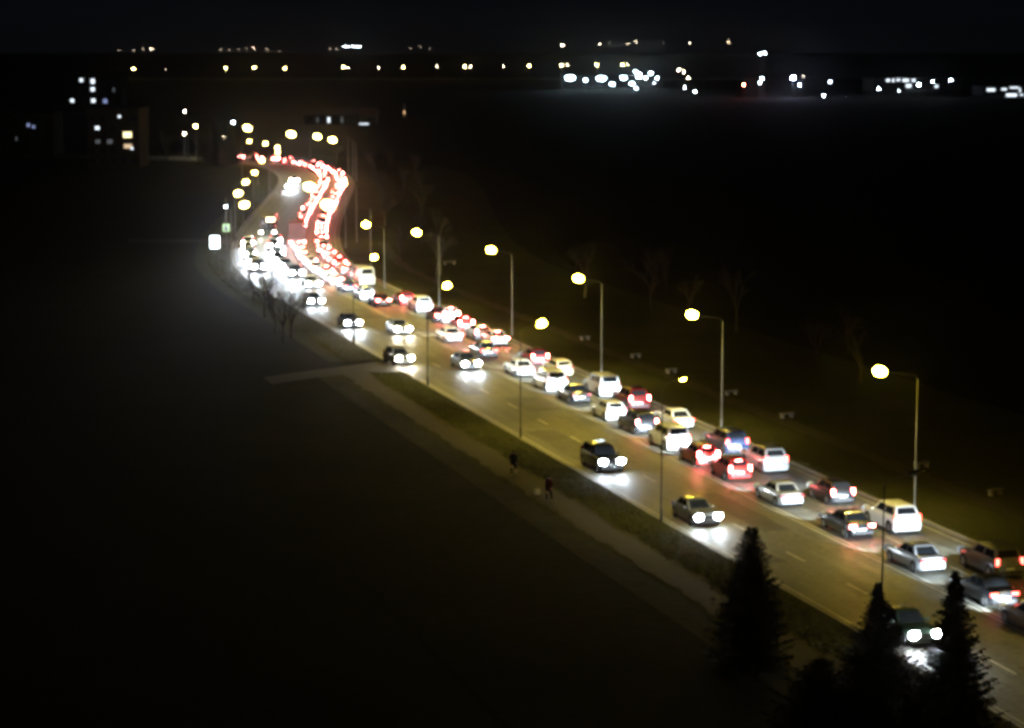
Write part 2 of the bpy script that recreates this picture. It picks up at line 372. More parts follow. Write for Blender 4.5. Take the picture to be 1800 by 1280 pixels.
    d['arch'] = MB().tube([(-.02, 0, 0), (.02, 0, 0)], [wr + .07] * 2, 16).mesh('wheel_arch')
    d['mirror'] = MB().ellipsoid((0, 0, 0), (.11, .06, .075), 8, 5).mesh('mirror', True)
    d['wy'] = [h - .82, -h + .80]; d['roof_rail'] = MB().tube([(0, yf - .15, zr_ + .01), (0, yf - .25, zr_ + .06), (0, yr + .25, zr_ + .06), (0, yr + .15, zr_ + .01)], [.025] * 4, 5).mesh('roof_rail')
    CM[k] = d; return d
ncar = [0]
def beam(parent, loc, power, col=(.86, .93, 1.), size=48, tilt=5, blend=1.):
    l = bpy.data.lights.new('headlight_beam', 'SPOT'); l.energy = power; l.color = col; l.spot_size = math.radians(size); l.spot_blend = blend
    l.shadow_soft_size = .08; o = bpy.data.objects.new('headlight_beam', l); COL.objects.link(o); o.parent = parent; o.location = loc
    o.rotation_euler = (math.radians(90 - tilt), 0, 0); return o
def car(pos, rz_, kind='sedan', colour='black', tail='tail', front='front', label='', cat='car', group=None, detail=2, power=900., third=False, rails=False, warm=False):
    d = car_meshes(kind); L, W, zb, zr_, zh, zd, yw, yf, yr, yb = KIND[kind]
    root = empty({'van': 'cargo_van', 'minivan': 'minivan', 'suv': 'suv_car', 'sedan': 'sedan_car', 'hatchback': 'hatchback_car'}[kind], pos, rz_)
    tag(root, label, cat, group); pm = paint(colour)
    put('body', d['body'], pm, root); put('windscreen', d['windscreen'], M_GLASS, root); put('rear_window', d['rear_window'], M_GLASS, root)
    put('side_window', d['sw_l'], M_GLASS, root); put('side_window', d['sw_r'], M_GLASS, root)
    hm = HEADC[front]
    for i, p in enumerate(d['hl']):
        o = put('headlight', d['headlight'], hm, root, p)
        if power and (detail > 0 or i == 0):
            beam(o, (0, .14, 0), power if detail > 0 else power * 2, (1., .90, .70) if warm else (.74, .88, 1.))
    for p in d['tl']: put('tail_light', d['tail_light'], TAIL[tail], root, p)
    if detail >= 0:
        for x in (W * .90, -W * .90):
            for y in d['wy']:
                wl = put('wheel', d['wheel'], M_TYRE, root, (x, y, d['wr']))
                if detail == 2: put('rim', d['rim'], M_RIM, wl, (math.copysign(.015, x), 0, 0)); put('wheel_arch', d['arch'], M_TRIM, root, (math.copysign(W - .015, x), y, d['wr'] + .02))
    if detail > 0:
        put('number_plate', d['number_plate'], M_PLATE, root, d['np']); put('bumper', d['bumper'], M_TRIM if colour not in ('white', 'silver', 'cream') else pm, root, d['bp'][0])
        put('bumper', d['bumper'], pm, root, d['bp'][1]); put('grille', d['grille'], M_TRIM, root, d['gp'])
        for s in (1, -1): put('mirror', d['mirror'], pm, root, (s * (W + .08), yw - .35, zb + .06))
    if third: build('brake_lamp', MB().box(-.22, .22, -.03, .03, -.025, .025), TAIL['brake'], root, loc=(0, yr - .06, zr_ - .10))
    if rails:
        for s in (1, -1): put('roof_rail', d['roof_rail'], M_TRIM, root, (s * W * .60, 0, 0))
    ncar[0] += 1; return root
def car_px(x, y, lanes, away=True, dz=.7, turn=0., **k):
    p = onz(x, y, dz); s, o = so(p)
    if s < 112:
        q = min(1., (112 - s) / 25); p = onz(x - 9 * q, y - 7 * q, dz); s, o = so(p)
    lane = min(lanes, key=lambda q: abs(q - o)); o = o * .4 + lane * .6
    q = at(s, o, zr(o) - .006); return car(q, head(s) + (0 if away else math.pi) + turn, **k), s
RL, LL = (1.35, 4.85), (-2.0, -5.95)
NEAR = [  # px, kind, colour, tail, extras, label
    (1736, 1040, 'sedan', 'black', 'tail', {}, 'black sedan with red brake lights just right of the tall spruce top'),
    (1750, 990, 'suv', 'grey', 'tail', {'rails': True}, 'grey car with roof rails and red lights by the right edge of the road'),
    (1615, 982, 'sedan', 'silver', 'off', {}, 'silver sedan with its boot washed white by headlights, third from the right edge'),
    (1573, 914, 'suv', 'white', 'tail', {}, 'white hatch car beside the foot of the nearest lit lamp post'),
    (1503, 922, 'sedan', 'black', 'brake', {}, 'rounded black car with red lights left of the white hatch car'),
    (1460, 865, 'hatchback', 'black', 'brake', {}, 'dark car with red lights and white lit bumper alone in the outer lane'),
    (1368, 868, 'sedan', 'silver', 'off', {}, 'silver sedan in the inner lane behind the small red car'),
    (1345, 806, 'suv', 'silver', 'tail', {}, 'pale tall car with dark rear window following the dark sport utility car'),
    (1283, 822, 'hatchback', 'red', 'brake', {'third': True}, 'small red car, brake lights on, rearmost of the two red cars in the inner lane'),
    (1222, 797, 'hatchback', 'red', 'strong', {'third': True}, 'small red car with glaring brake lights, foremost of the two red cars'),
    (1280, 775, 'suv', 'dark blue', 'tail', {}, 'dark sport utility car at the foot of the second lamp post'),
    (1193, 733, 'sedan', 'white', 'tail', {}, 'low white sedan with dark roof glass in the outer lane'),
    (1175, 770, 'minivan', 'white', 'tail', {}, 'big white minivan with glowing back in front of the two red cars'),
    (1125, 742, 'suv', 'black', 'brake', {}, 'black car with red lights and bright bumper ahead of the big white minivan'),
    (1114, 700, 'suv', 'dark red', 'brake', {}, 'dark red tall car behind the white hatchback at the third lamp post'),
    (1070, 720, 'hatchback', 'white', 'off', {}, 'white hatchback with dark side windows in the inner lane'),
    (1062, 678, 'minivan', 'white', 'off', {}, 'wide white minivan at the foot of the third lamp post'),
    (1011, 690, 'sedan', 'black', 'off', {}, 'black sedan with bluish white bumper in the inner lane'),
    (970, 670, 'minivan', 'white', 'tail', {}, 'white minivan with dazzling back ahead of the black sedan'),
    (982, 645, 'hatchback', 'cream', 'off', {}, 'cream hatchback in the outer lane beside the dazzling white minivan'),
    (940, 626, 'hatchback', 'dark red', 'brake', {}, 'dark hatchback with two upright red lights beside a lamp post foot'),
    (917, 645, 'sedan', 'white', 'off', {}, 'white sedan with black rear window in the inner lane behind a dark post'),
    (858, 613, 'sedan', 'grey', 'tail', {}, 'dark grey sedan with white lit bumper just past the oncoming bluish car'),
    (877, 592, 'sedan', 'white', 'strong', {'third': True}, 'white sedan glowing pink from its brake lights at the fourth lamp post'),
    (838, 583, 'hatchback', 'silver', 'strong', {'third': True}, 'silver hatchback glowing red in the outer lane'),
    (790, 587, 'sedan', 'white', 'brake', {}, 'white sedan with pink lit boot alone in the inner lane'),
    (815, 567, 'hatchback', 'red', 'strong', {'third': True}, 'red hatchback with glaring lights in the middle of the red glowing row'),
    (793, 553, 'suv', 'white', 'strong', {'third': True}, 'white tall car with high red light leading the red glowing row'),
    (763, 552, 'sedan', 'dark red', 'brake', {}, 'dark red sedan left of the leading white tall car'),
    (738, 535, 'suv', 'white', 'off', {}, 'white car with black rear window by the fifth lamp post'),
    (705, 524, 'hatchback', 'red', 'strong', {}, 'red hatchback directly ahead of the white car with black rear window'),
    (672, 526, 'sedan', 'dark red', 'brake', {}, 'dark red sedan between the white van and the red hatchback'),
    (640, 515, 'hatchback', 'white', 'off', {}, 'white hatchback with black rear window below the white cargo van'),
    (607, 502, 'sedan', 'dark blue', 'tail', {}, 'dark sedan beside the white cargo van'),
    (637, 490, 'van', 'white', 'off', {}, 'white cargo van, the only one in the queue'),
    (1800, 1092, 'sedan', 'brown', 'tail', {}, 'brown sedan cut off by the right edge of the view'),
]
for x, y, kd, c, tl, ex, lb in NEAR:
    car_px(x, y, RL, kind=kd, colour=c, tail=tl, label=lb, group='cars queueing away from the viewer', cat='van' if kd in ('van', 'minivan') else 'car', power=4300, **ex)
ONC = [
    (1052, 806, 'suv', 'black', 'cool', 0, 'black oncoming car abreast of the two red cars'),
    (1222, 901, 'sedan', 'grey', 'cool', 0, 'dark grey oncoming car just above the lone spruce top'),
    (1586, 1104, 'sedan', 'dark green', 'bright', 0, 'dark oncoming car seen between the two spruce tops'),
    (815, 634, 'sedan', 'grey', 'cool', 0, 'oncoming car near the centre line beside the white sedan'),
    (662, 627, 'hatchback', 'silver', 'warm', .1, 'pale car with warm headlights at the mouth of the driveway'),
    (697, 574, 'sedan', 'silver', 'warm', 0, 'oncoming silver car with warm headlights and long road reflections'),
    (614, 563, 'sedan', 'dark blue', 'bright', 0, 'oncoming car with dazzling blue white headlights close to the left kerb'),
    (556, 526, 'hatchback', 'grey', 'cool', 0, 'oncoming car just behind the dazzling blue white headlights'),
    (541, 496, 'sedan', 'white', 'cool', 0, 'oncoming white car near the centre line where the road starts to bend'),
]
for x, y, kd, c, fr, tn, lb in ONC:
    car_px(x, y, LL, False, turn=tn, kind=kd, colour=c, tail='off', front=fr, label=lb, group='oncoming cars', warm=fr == 'warm', power=420 if fr != 'bright' else 1100)
R = random.Random(11)
for j, (s, o) in enumerate([(250, -2.2), (259, -5.9), (261, -2.1), (267, -5.9), (270, -2.3), (276, -5.9), (279, -2.), (285, -5.9), (289, -2.2), (295, -6), (299, -2.)]):
    car(at(s, o, zr(o) - .006), head(s) + math.pi, R.choice(['sedan', 'suv', 'hatchback']), R.choice(['silver', 'grey', 'white', 'black']), 'tail', 'bright',
        'car with white headlights, %s from the near end of the dazzling oncoming bunch' % ORD[j], 'car', 'oncoming cars in the dazzling bunch', 1, 3600)
for s, nm in ((424, 'nearer'), (445, 'farther')):
    car(at(s, -5., zr(-5) - .006), head(s) + math.pi, 'suv', 'grey', 'tail', 'bright', 'oncoming car, the %s of two alone on the far stretch of road' % nm, 'car', 'oncoming cars far away', 1, 3000)
# far queue, two lanes
for lane, s0, nm in ((1.35, 241, 'inner'), (4.85, 247, 'outer')):
    s = s0; k = 0
    while s < 548:
        if not (lane < 2 and 291 < s < 304):
            kd = R.choice(['sedan', 'hatchback', 'suv', 'sedan', 'hatchback', 'minivan']); c = R.choice(['white', 'silver', 'grey', 'black', 'white', 'red', 'dark blue', 'silver', 'dark red', 'cream'])
            oo = lane + R.uniform(-.2, .2); near = s < 330
            car(at(s, oo, zr(oo) - .006), head(s), kd, c, R.choice(['strong', 'strong', 'strong', 'brake', 'brake']), 'front',
                '%s %s, %s behind the bend in the %s lane of the far queue' % (c, {'suv': 'tall car'}.get(kd, kd), ORD[k], nm), 'car', 'cars in the far queue', 1 if near else 0, 1100 if near else 1500, third=R.random() < .6)
            k += 1; s += R.uniform(6.6, 8.2)
        else: s += 7
# lorry in the queue
t = empty('lorry', at(296, 1.2, .05), head(296)); tag(t, 'dark red box lorry standing taller than the cars of the queue', 'lorry')
build('cargo_box', MB().box(-1.2, 1.2, -3.6, 2.2, 1.0, 3.6), mat('lorry_red', (.16, .03, .025), .5), t)
build('door', MB().box(-1.12, -.02, -3.63, -3.605, 1.08, 3.5), mat('lorry_door', (.20, .045, .035), .5), t); build('door', MB().box(.02, 1.12, -3.63, -3.605, 1.08, 3.5), MC['lorry_door'], t)
build('chassis', MB().box(-.9, .9, -3.5, 4.0, .62, .99), M_TRIM, t)
build('cab', MB().loft([[(1.1, 2.35, .55), (1.1, 4.2, .55), (-1.1, 4.2, .55), (-1.1, 2.35, .55)], [(1.12, 2.35, 1.6), (1.12, 4.25, 1.6), (-1.12, 4.25, 1.6), (-1.12, 2.35, 1.6)], [(1.0, 2.4, 2.7), (1.0, 3.8, 2.7), (-1.0, 3.8, 2.7), (-1.0, 2.4, 2.7)]]), paint('dark red'), t)
for x in (-.95, .95):
    build('tail_light', MB().box(x - .2, x + .2, -3.62, -3.5, .68, .9), TAIL['brake'], t); build('headlight', MB().ellipsoid((x, 4.24, .8), (.18, .08, .12)), HEADC['front'], t)
    for y in (-2.4, 3.3): wl = build('wheel', MB().tube([(-.15, 0, 0), (.15, 0, 0)], [.5, .5], 16), M_TYRE, t, loc=(x, y, .5)); build('rim', MB().tube([(-.155, 0, 0), (.155, 0, 0)], [.28, .28], 12), M_RIM, wl)
# oncoming bus
bp = at(316, -3.4, .04); t = empty('bus', bp, head(316) + math.pi); tag(t, 'dark oncoming bus with lit destination box above its windscreen', 'bus')
build('body', MB().loft([[(1.25 * q, y, .4), (1.27 * q, y, 1.4), (1.25 * q, y, 2.7), (1.05 * q, y, 3.05), (-1.05 * q, y, 3.05), (-1.25 * q, y, 2.7), (-1.27 * q, y, 1.4), (-1.25 * q, y, .4)] for y, q in ((-5.6, .96), (-5.3, 1), (5.2, 1), (5.5, .96))], True), paint('dark green'), t, True)
build('windscreen', MB().box(-1.08, 1.08, 5.49, 5.53, 1.2, 2.45), M_GLASS, t); build('destination_sign', MB().box(-1.0, .1, 5.49, 5.56, 2.52, 2.95), emit('bus_sign_lit', (1., .80, .42), 24), t)
for x in (-1.272, 1.272):
    for k in range(5): build('side_window', MB().box(x - .012, x + .012, -4.9 + k * 2, -3.1 + k * 2, 1.45, 2.5), M_GLASS, t)
for x in (-.98, .98):
    o = build('headlight', MB().ellipsoid((0, 0, 0), (.15, .07, .12)), HEADC['warm'], t, loc=(x, 5.54, .8)); beam(o, (0, .12, 0), 900, (1, .9, .7))
    for y in (-3.6, 3.4): wl = build('wheel', MB().tube([(-.16, 0, 0), (.16, 0, 0)], [.5, .5], 16), M_TYRE, t, loc=(math.copysign(1.13, x), y, .5)); build('rim', MB().tube([(-.165, 0, 0), (.165, 0, 0)], [.28, .28], 12), M_RIM, wl)

# ------------------------------------------------------------------ street lamps
_hd = MB().loft([[(x * q, y, z * q + .0) for x, z in ((.17, 0), (.17, .06), (.09, .14), (-.09, .14), (-.17, .06), (-.17, 0))] for y, q in ((-.25, .55), (-.05, .9), (.3, 1.), (.62, .85), (.72, .5))]).mesh('lamp_head', True)
_bowl = MB().ellipsoid((0, .30, -.01), (.24, .46, .30), 12, 8, -1.).mesh('lamp_glass', True)
def street_lamp(base, headp, label, group, lit=True, pw=1., bs=1., pm=None, bm=None):
    pm = pm or M_POLE
    base = Vector(base); headp = Vector(headp); d = (headp - base); d.z = 0; r = d.length; rzz = math.atan2(-d.x, d.y); top = headp.z - .5
    t = empty('street_lamp', base, rzz); tag(t, label, 'street lamp', group)
    build('pole', MB().tube([(0, 0, -.1), (0, 0, .9), (0, 0, .95), (0, 0, top)], [.085, .085, .055, .035], 8), pm, t, True)
    build('lamp_arm', MB().tube([(0, 0, top - .05), (0, .2, top + .22), (0, r * .5, top + .40), (0, r - .2, top + .48)], [.022, .02, .02, .018], 6), M_HOUS, t, True)
    h = put('lamp_head', _hd, M_HOUS, t, (0, r - .2, top + .5), (math.radians(12), 0, 0))
    put('lamp_glass', _bowl, (bm or M_BOWL) if lit else mat('unlit_lamp_glass', (.05, .05, .05), .2), h, sc_=(bs,) * 3)
    if lit:
        l = bpy.data.lights.new('street_light', 'SPOT'); l.energy = STREET_W * pw; l.spot_size = math.radians(140); l.spot_blend = .55; l.color = SODIUM; l.shadow_soft_size = .22
        lo = bpy.data.objects.new('street_light', l); COL.objects.link(lo); lo.parent = h; lo.location = (0, .30, -.58)
    return t
RB = [((1607, 908), (1550, 655)), ((1268, 758), (1219, 555)), ((1057, 667), (1019, 491)), ((900, 592), (865, 441)), ((772, 545), (734, 410)), ((676, 508), (645, 396))]
NM = ['nearest lit lamp on a tall post at the right kerb', 'second lit lamp from the right along the right kerb', 'third lit lamp from the right along the right kerb',
      'fourth lit lamp from the right, post behind the queue', 'fifth lit lamp from the right, beside the white car', 'sixth lit lamp from the right, where the road bends']
for (b_, h_), lb in zip(RB, NM):
    p = onz(*b_); q = atd(*h_, p.y - .6); n = at(so(p)[0], 5.6); n.z = q.z; q2 = Vector((q.x, p.y + (n.y - at(so(p)[0], 8).y) * .6, q.z)); street_lamp(p, q2, lb, 'lit street lamps along the right kerb')
for s_, lb in ((62, 'lit lamp post just outside the right edge of the view'), (31, 'lit lamp post beyond the lower right corner of the view')):
    street_lamp(at(s_, 8), at(s_, 6.2, 8.8), lb, 'lit street lamps along the right kerb')
LB = [((1162, 920), (1202, 666)), ((915, 772), (951, 570)), ((752, 680), (785, 503)), ((622, 607), (657, 453))]
NM = ['lamp on a thin dark post at the left kerb, right of the walkers', 'lamp on a thin dark post at the left kerb behind the walkers', 'lamp on a thin dark post beside the driveway mouth', 'farthest dark post lamp before the road bends']
for i, ((b_, h_), lb) in enumerate(zip(LB, NM)):
    p = onz(*b_); q = atd(*h_, p.y + .5); q.y = p.y + .5; street_lamp(p, q, lb, 'street lamps along the left kerb', bs=(.45, .85, .8, .75)[i], pw=(.5, .8, .8, .8)[i], pm=M_DPOLE)
p = onz(1548, 1137); street_lamp(p, p + Vector((1.6, .5, 8.7)), 'unlit lamp post rising behind the middle spruce top', 'street lamps along the left kerb', lit=False, bs=.5, pm=M_DPOLE)
FARL = [(427, 361), (417, 341), (431, 321), (447, 304), (460, 283), (488, 268), (487, 260), (466, 253), (438, 249)]
for i, (x, y) in enumerate(FARL):
    h_ = onz(x, y, 8.7); s, o = so(h_); b_ = at(s, min(o, -6.6) - 1.6, 0); street_lamp(b_, h_, 'small lit lamp, %s from the near end of the far left row' % ORD[i], 'far lamps on the left of the road', bm=M_BOWL2, pw=.35, bs=(1.3, 1.2, 1., .9, .9, .8, .9, .9, .8)[i])
FARR = [(582, 362), (549, 330), (605, 323), (587, 247), (560, 241), (515, 237), (438, 226)]
for i, (x, y) in enumerate(FARR):
    h_ = onz(x, y, 8.9); s, o = so(h_); b_ = at(s, max(o, 6.4) + 1.8, 0); street_lamp(b_, h_, 'lit lamp, %s beyond the bend on the right row of the road' % ORD[i], 'far lamps on the right of the road', bm=M_BOWL2, pw=.6, bs=(2., 1.9, 1.2, 1.7, 1.7, 2., 2.1)[i])

# small lamps far away: pole and lantern share two meshes
_pole = MB().tube([(0, 0, 0), (0, 0, .5), (0, 0, 1)], [.10, .08, .05], 6).mesh('pole', True)
_lan = {}
def lantern(r, fl=1., wide=1.):
    k = (r, fl, wide)
    if k not in _lan: _lan[k] = MB().ellipsoid((0, 0, 0), (r * wide, r * .8, r * fl), 10, 6).mesh('lamp_glass', True)
    return _lan[k]
_cap = MB().loft([[(x * q, y * q, z) for x, y in ((1, 1), (-1, 1), (-1, -1), (1, -1))] for z, q in ((0, .5), (.15, .4), (.3, .12))]).mesh('lamp_head')
def far_lamp(x, y, Y, r, m, label, cat='lamp', group=None, name='street_lamp', gz=0., wide=1., fl=1.):
    p = atd(x, y, Y); g = min(gz, p.z - 2)
    t = empty(name, (p.x, p.y, g)); tag(t, label, cat, group)
    put('pole', _pole, M_POLE, t, sc_=(1, 1, p.z - g)); put('lamp_glass', lantern(r, fl, wide), m, t, (0, -.3, p.z - g)); put('lamp_head', _cap, M_HOUS, t, (0, 0, p.z - g + r * fl * .7), sc_=(r * wide, r, r))
    return t
row = [(235, 121, 0), (397, 120, 0), (447, 119, 0), (501, 120, 0), (604, 118, 0), (612, 119, 1), (665, 119, 1), (709, 118, 0), (768, 117, 1), (817, 117, 0), (827, 117, 1), (885, 116, 1), (930, 116, 0), (987, 115, 0), (998, 115, 1), (1049, 114, 0), (1094, 114, 0), (1103, 113, 1)]
for i, (x, y, sm) in enumerate(row):
    far_lamp(x, y, 1815 + 12 * sm, .24 if sm else .52, M_WARM if sm else M_BOWLF, '%s warm lamp, %s from the left in the far horizontal lamp row' % ('small' if sm else 'bright', ORD[i]), 'street lamp', 'lamps of the far horizontal row')
top = [(209, 88, 1), (235, 89, 1), (252, 86, 1), (266, 87, 0), (388, 87, 1), (402, 88, 1), (420, 87, 1), (433, 86, 1), (446, 85, 0), (470, 88, 1), (492, 90, 1), (580, 85, 1), (592, 86, 1), (721, 85, 1), (738, 83, 1), (756, 85, 1), (989, 80, 2), (1054, 78, 0), (1071, 75, 1), (1104, 77, 0), (1118, 73.5, 0), (1166, 75, 1), (1213, 75, 0), (1281, 74, 0)]
for i, (x, y, q) in enumerate(top):
    far_lamp(x, y, 3500, [.36, .3, .7][q], [M_WARM, M_WARMD, M_WARM][q], 'tiny lamp on the horizon, %s from the left on the far ridge' % ORD[i], 'lamp', 'lamps on the far ridge', gz=7)
for i, x in enumerate((606, 613, 620, 627, 633)):
    far_lamp(x, 82, 3450, .42 if i else .7, M_COOLS, 'bluish white lamp, %s from the left in the tight row on the horizon' % ORD[i], 'lamp', 'tight row of white lamps on the horizon', gz=7)
# ------------------------------------------------------------------ buildings
M_WALL = mat('rendered_wall', (.03, .028, .026), .85, scale=.3); M_SHED = mat('shed_cladding', (.05, .052, .056), .6, scale=.2); M_ROOF = mat('roof_felt', (.015, .015, .016), .8)
M_DWIN = mat('dark_window', (.02, .025, .03), .15)
WINL = {'cool': emit('window_cool', (.80, .90, 1.), 1.7), 'warm': emit('window_warm', (1., .86, .46), 2.2), 'dimwarm': emit('window_dim_warm', (1., .72, .45), .8), 'dim': emit('window_dim', (.6, .7, .8), .12), 'blue': emit('window_blue', (.45, .55, 1.), .5)}
def building(x0, x1, ytop, Y, name, label, cat, depth=14, floors=5, cols=6, lit=(), flat=True, wincols=None):
    a, b = atd(x0, ytop, Y), atd(x1, ytop, Y); H_ = a.z; W_ = b.x - a.x
    t = empty(name, ((a.x + b.x) / 2, Y, 0)); tag(t, label, cat)
    build('wall', MB().box(-W_ / 2, W_ / 2, 0, depth, -.1, H_), M_WALL if cat != 'warehouse' else M_SHED, t)
    if flat: build('roof', MB().box(-W_ / 2 - .3, W_ / 2 + .3, -.3, depth + .3, H_ + .003, H_ + .35), M_ROOF, t)
    else: build('roof', MB().add([(-W_ / 2 - .4, -.4, H_), (W_ / 2 + .4, -.4, H_), (W_ / 2 + .4, depth + .4, H_), (-W_ / 2 - .4, depth + .4, H_), (-W_ / 2 - .4, depth / 2, H_ + 2.5), (W_ / 2 + .4, depth / 2, H_ + 2.5)], [(0, 1, 5, 4), (2, 3, 4, 5), (0, 4, 3), (1, 2, 5), (0, 3, 2, 1)]), M_ROOF, t)
    for x, y, w_, h_, c in lit:                                    # lit windows where the photo shows them
        p = atd(x, y, Y); px = Y / F_PX * (.78 if cat == 'warehouse' else .8)
        f = build('window', MB().box(-w_ * px / 2 - .12, w_ * px / 2 + .12, -.06, -.003, -h_ * px / 2 - .12, h_ * px / 2 + .12), M_CONC, t, loc=(p.x - (a.x + b.x) / 2, 0, p.z))
        build('pane', MB().box(-w_ * px / 2, w_ * px / 2, -.10, -.065, -h_ * px / 2, h_ * px / 2), WINL[c] if c in WINL else MC[c], f)
    for fl in range(floors):
        for c in range(cols):
            x = -W_ / 2 + W_ * (c + .5) / cols; z = 1.6 + fl * (H_ - 2.4) / max(1, floors - .5)
            if any(abs(x + (a.x + b.x) / 2 - atd(l[0], l[1], Y).x) < 1.9 and abs(z - atd(l[0], l[1], Y).z) < 1.5 for l in lit): continue
            build('window', MB().box(x - .6, x + .6, -.05, -.003, z - .55, z + .65), M_DWIN, t)
    return t
building(152, 244, 193, 545, 'apartment_building', 'dark apartment block with a large yellow lit window at its right end', 'building', 14, 5, 5,
         [(224, 237, 18, 12, 'warm'), (225, 257, 17, 9, 'dimwarm'), (232, 261, 5, 5, 'cool'), (171, 225, 9, 7, 'cool'), (210, 205, 6, 5, 'cool'), (172, 249, 10, 8, 'dim'), (193, 249, 11, 9, 'dim')], wincols=1)
building(112, 212, 128, 960, 'apartment_building', 'tall dark block behind with six small bluish lit windows', 'building', 16, 6, 7,
         [(143, 141, 7, 7, 'cool'), (163, 143, 8, 10, 'cool'), (163, 157, 8, 8, 'cool'), (127, 177, 7, 7, 'cool'), (164, 177, 8, 8, 'cool'), (185, 178, 9, 9, 'blue'), (200, 158, 4, 9, 'dim')])
building(-40, 92, 200, 600, 'apartment_building', 'dark block at the left edge with a single faint blue window', 'building', 14, 5, 7, [(50, 220, 7, 7, 'blue'), (59, 223, 6, 6, 'blue'), (29, 244, 3, 8, 'dim')])
building(535, 660, 203, 830, 'office_building', 'low dark building beyond the bend with a bright white strip window', 'building', 16, 2, 6, [(578, 211, 5, 11, 'cool'), (601, 211, 4, 12, 'dim'), (558, 211, 4, 10, 'dim'), (640, 219, 20, 5, 'cool')], flat=False)
building(990, 1165, 133, 1500, 'warehouse', 'long shed lit by bluish floodlights left of centre right', 'warehouse', 40, 1, 9, [(1123, 133, 8, 8, 'small_cool_lamp')])
building(1535, 1690, 139, 1350, 'warehouse', 'long shed with a row of bright white openings under its eaves', 'warehouse', 40, 0, 0,
         [(1561, 141, 8, 7, 'cool'), (1570, 141, 5, 8, 'cool'), (1579, 140, 8, 6, 'cool'), (1592, 141, 14, 7, 'cool'), (1606, 141, 8, 7, 'cool'), (1597, 151, 12, 7, 'cool'), (1646, 152, 7, 6, 'cool'), (1660, 171, 11, 7, 'cool'), (1672, 171, 6, 8, 'cool'), (1602, 178, 8, 5, 'cool')])
building(1728, 1860, 153, 1250, 'warehouse', 'shed at the right edge outlined by bright white strip lights', 'warehouse', 30, 0, 0,
         [(1742, 158, 18, 6, 'cool'), (1765, 157, 12, 4, 'cool'), (1783, 154, 20, 4, 'cool'), (1793, 159, 3, 10, 'cool'), (1778, 168, 24, 8, 'cool'), (1796, 167, 8, 3, 'cool'), (1777, 190, 8, 5, 'dim')])
# floodlights and other lamps between
FL = [(1002, 137, 1.5, M_COOL, 1.8), (1029, 141, .8, M_COOL, 1), (1057, 138, 1.4, M_COOL, 1.9), (1076, 148, .8, M_COOL, 1.5), (1096, 137, 1.1, M_COOL, 1.5), (1111, 147, .9, M_COOL, 1.4), (1118, 155, .6, M_COOL, 1), (1117, 126, .7, M_COOL, 1),
      (1135, 137, .5, M_COOLS, 1.3), (1144, 129, .9, M_COOL, 1), (1155, 138, .45, M_COOLS, 1), (1150, 146, .4, M_COOLD, 1.5)]
for i, (x, y, r, m, wd) in enumerate(FL): far_lamp(x, y, 1400, r, m, 'bluish white floodlight, %s from the left in front of the long shed' % ORD[i], 'floodlight', 'floodlights in front of the long shed', 'floodlight', wide=wd, fl=.8)
OT = [(1193, 123, .3, M_WARM, 'warm lamp, topmost of three in a slanting line'), (1202, 127, .3, M_WARM, 'warm lamp, middle of three in a slanting line'), (1210, 137, .3, M_WARM, 'warm lamp, lowest of three in a slanting line'),
      (1203, 154, .3, M_COOLS, 'small white lamp below the slanting line of three'), (1222, 161, .36, M_COOLS, 'small white lamp, lowest right of the slanting line of three'), (1307, 149, .45, M_REDL, 'single red beacon lamp right of the floodlit shed'),
      (1340, 138, .45, M_COOLS, 'white lamp, upper of a pair right of the red beacon'), (1336, 146, .35, M_COOLS, 'white lamp, lower of a pair right of the red beacon'), (1336, 95, .4, M_COOLS, 'left of two bluish lamps high above the red beacon'),
      (1344, 94, .4, M_COOLS, 'right of two bluish lamps high above the red beacon'), (1394, 137, .9, M_VIOL, 'largest blue white floodlight standing alone on the right'), (1412, 134, .3, M_WARMD, 'faint pinkish lamp touching the lone large floodlight'),
      (1406, 150, .35, M_COOLS, 'small lamp just below the lone large floodlight'), (1459, 144, .8, M_COOLD, 'faint greenish lamp right of the lone large floodlight'), (1544, 156, .4, M_COOLS, 'small white lamp at the left foot of the long shed'),
      (1615, 149, .7, M_COOLS, 'bright lamp hanging at the right end of the shed openings'), (1580, 160, .45, M_COOLD, 'dim greenish lamp below the shed openings'), (1587, 194, .45, M_COOLD, 'dim lamp lowest below the shed openings'),
      (1639, 143, .35, M_COOLS, 'small lamp, left of two above the shed corner'), (1671, 141, .45, M_COOLS, 'small lamp, right of two above the shed corner'), (1448, 168, .35, M_COOLS, 'small lamp, upper of two left of the dark field'),
      (1438, 183, .35, M_COOLS, 'small lamp, lower of two left of the dark field'), (1487, 172, .3, M_COOLD, 'dim lamp above another in the dark field'), (1490, 188, .35, M_COOLS, 'lamp lowest in the middle of the dark field'), (1730, 200, .4, M_COOLD, 'dim lamp low near the right edge shed')]
for x, y, r, m, lb in OT: far_lamp(x, y, 1230, r * .8, m, lb, 'lamp', None, 'lamp_post')
OL = [(325, 196, .22, M_WARM, 900, 'small warm lamp above the bigger lamp left of the bend'), (344, 222, .34, M_BOWLF, 600, 'bigger warm lamp left of the bend'), (324, 235, .20, M_WARM, 600, 'small warm lamp below left of the bigger lamp'),
      (393, 240, .20, M_WARM, 560, 'small warm lamp alone left of the bend lamps'), (410, 215, .25, M_COOLS, 700, 'small bluish lamp left of the first bend lamp'), (291, 122, .25, M_WARMD, 1800, 'faint lamp right of the leftmost lamp in the far row')]
for x, y, r, m, Y, lb in OL: far_lamp(x, y, Y, r, m, lb, 'lamp', None, 'lamp_post')
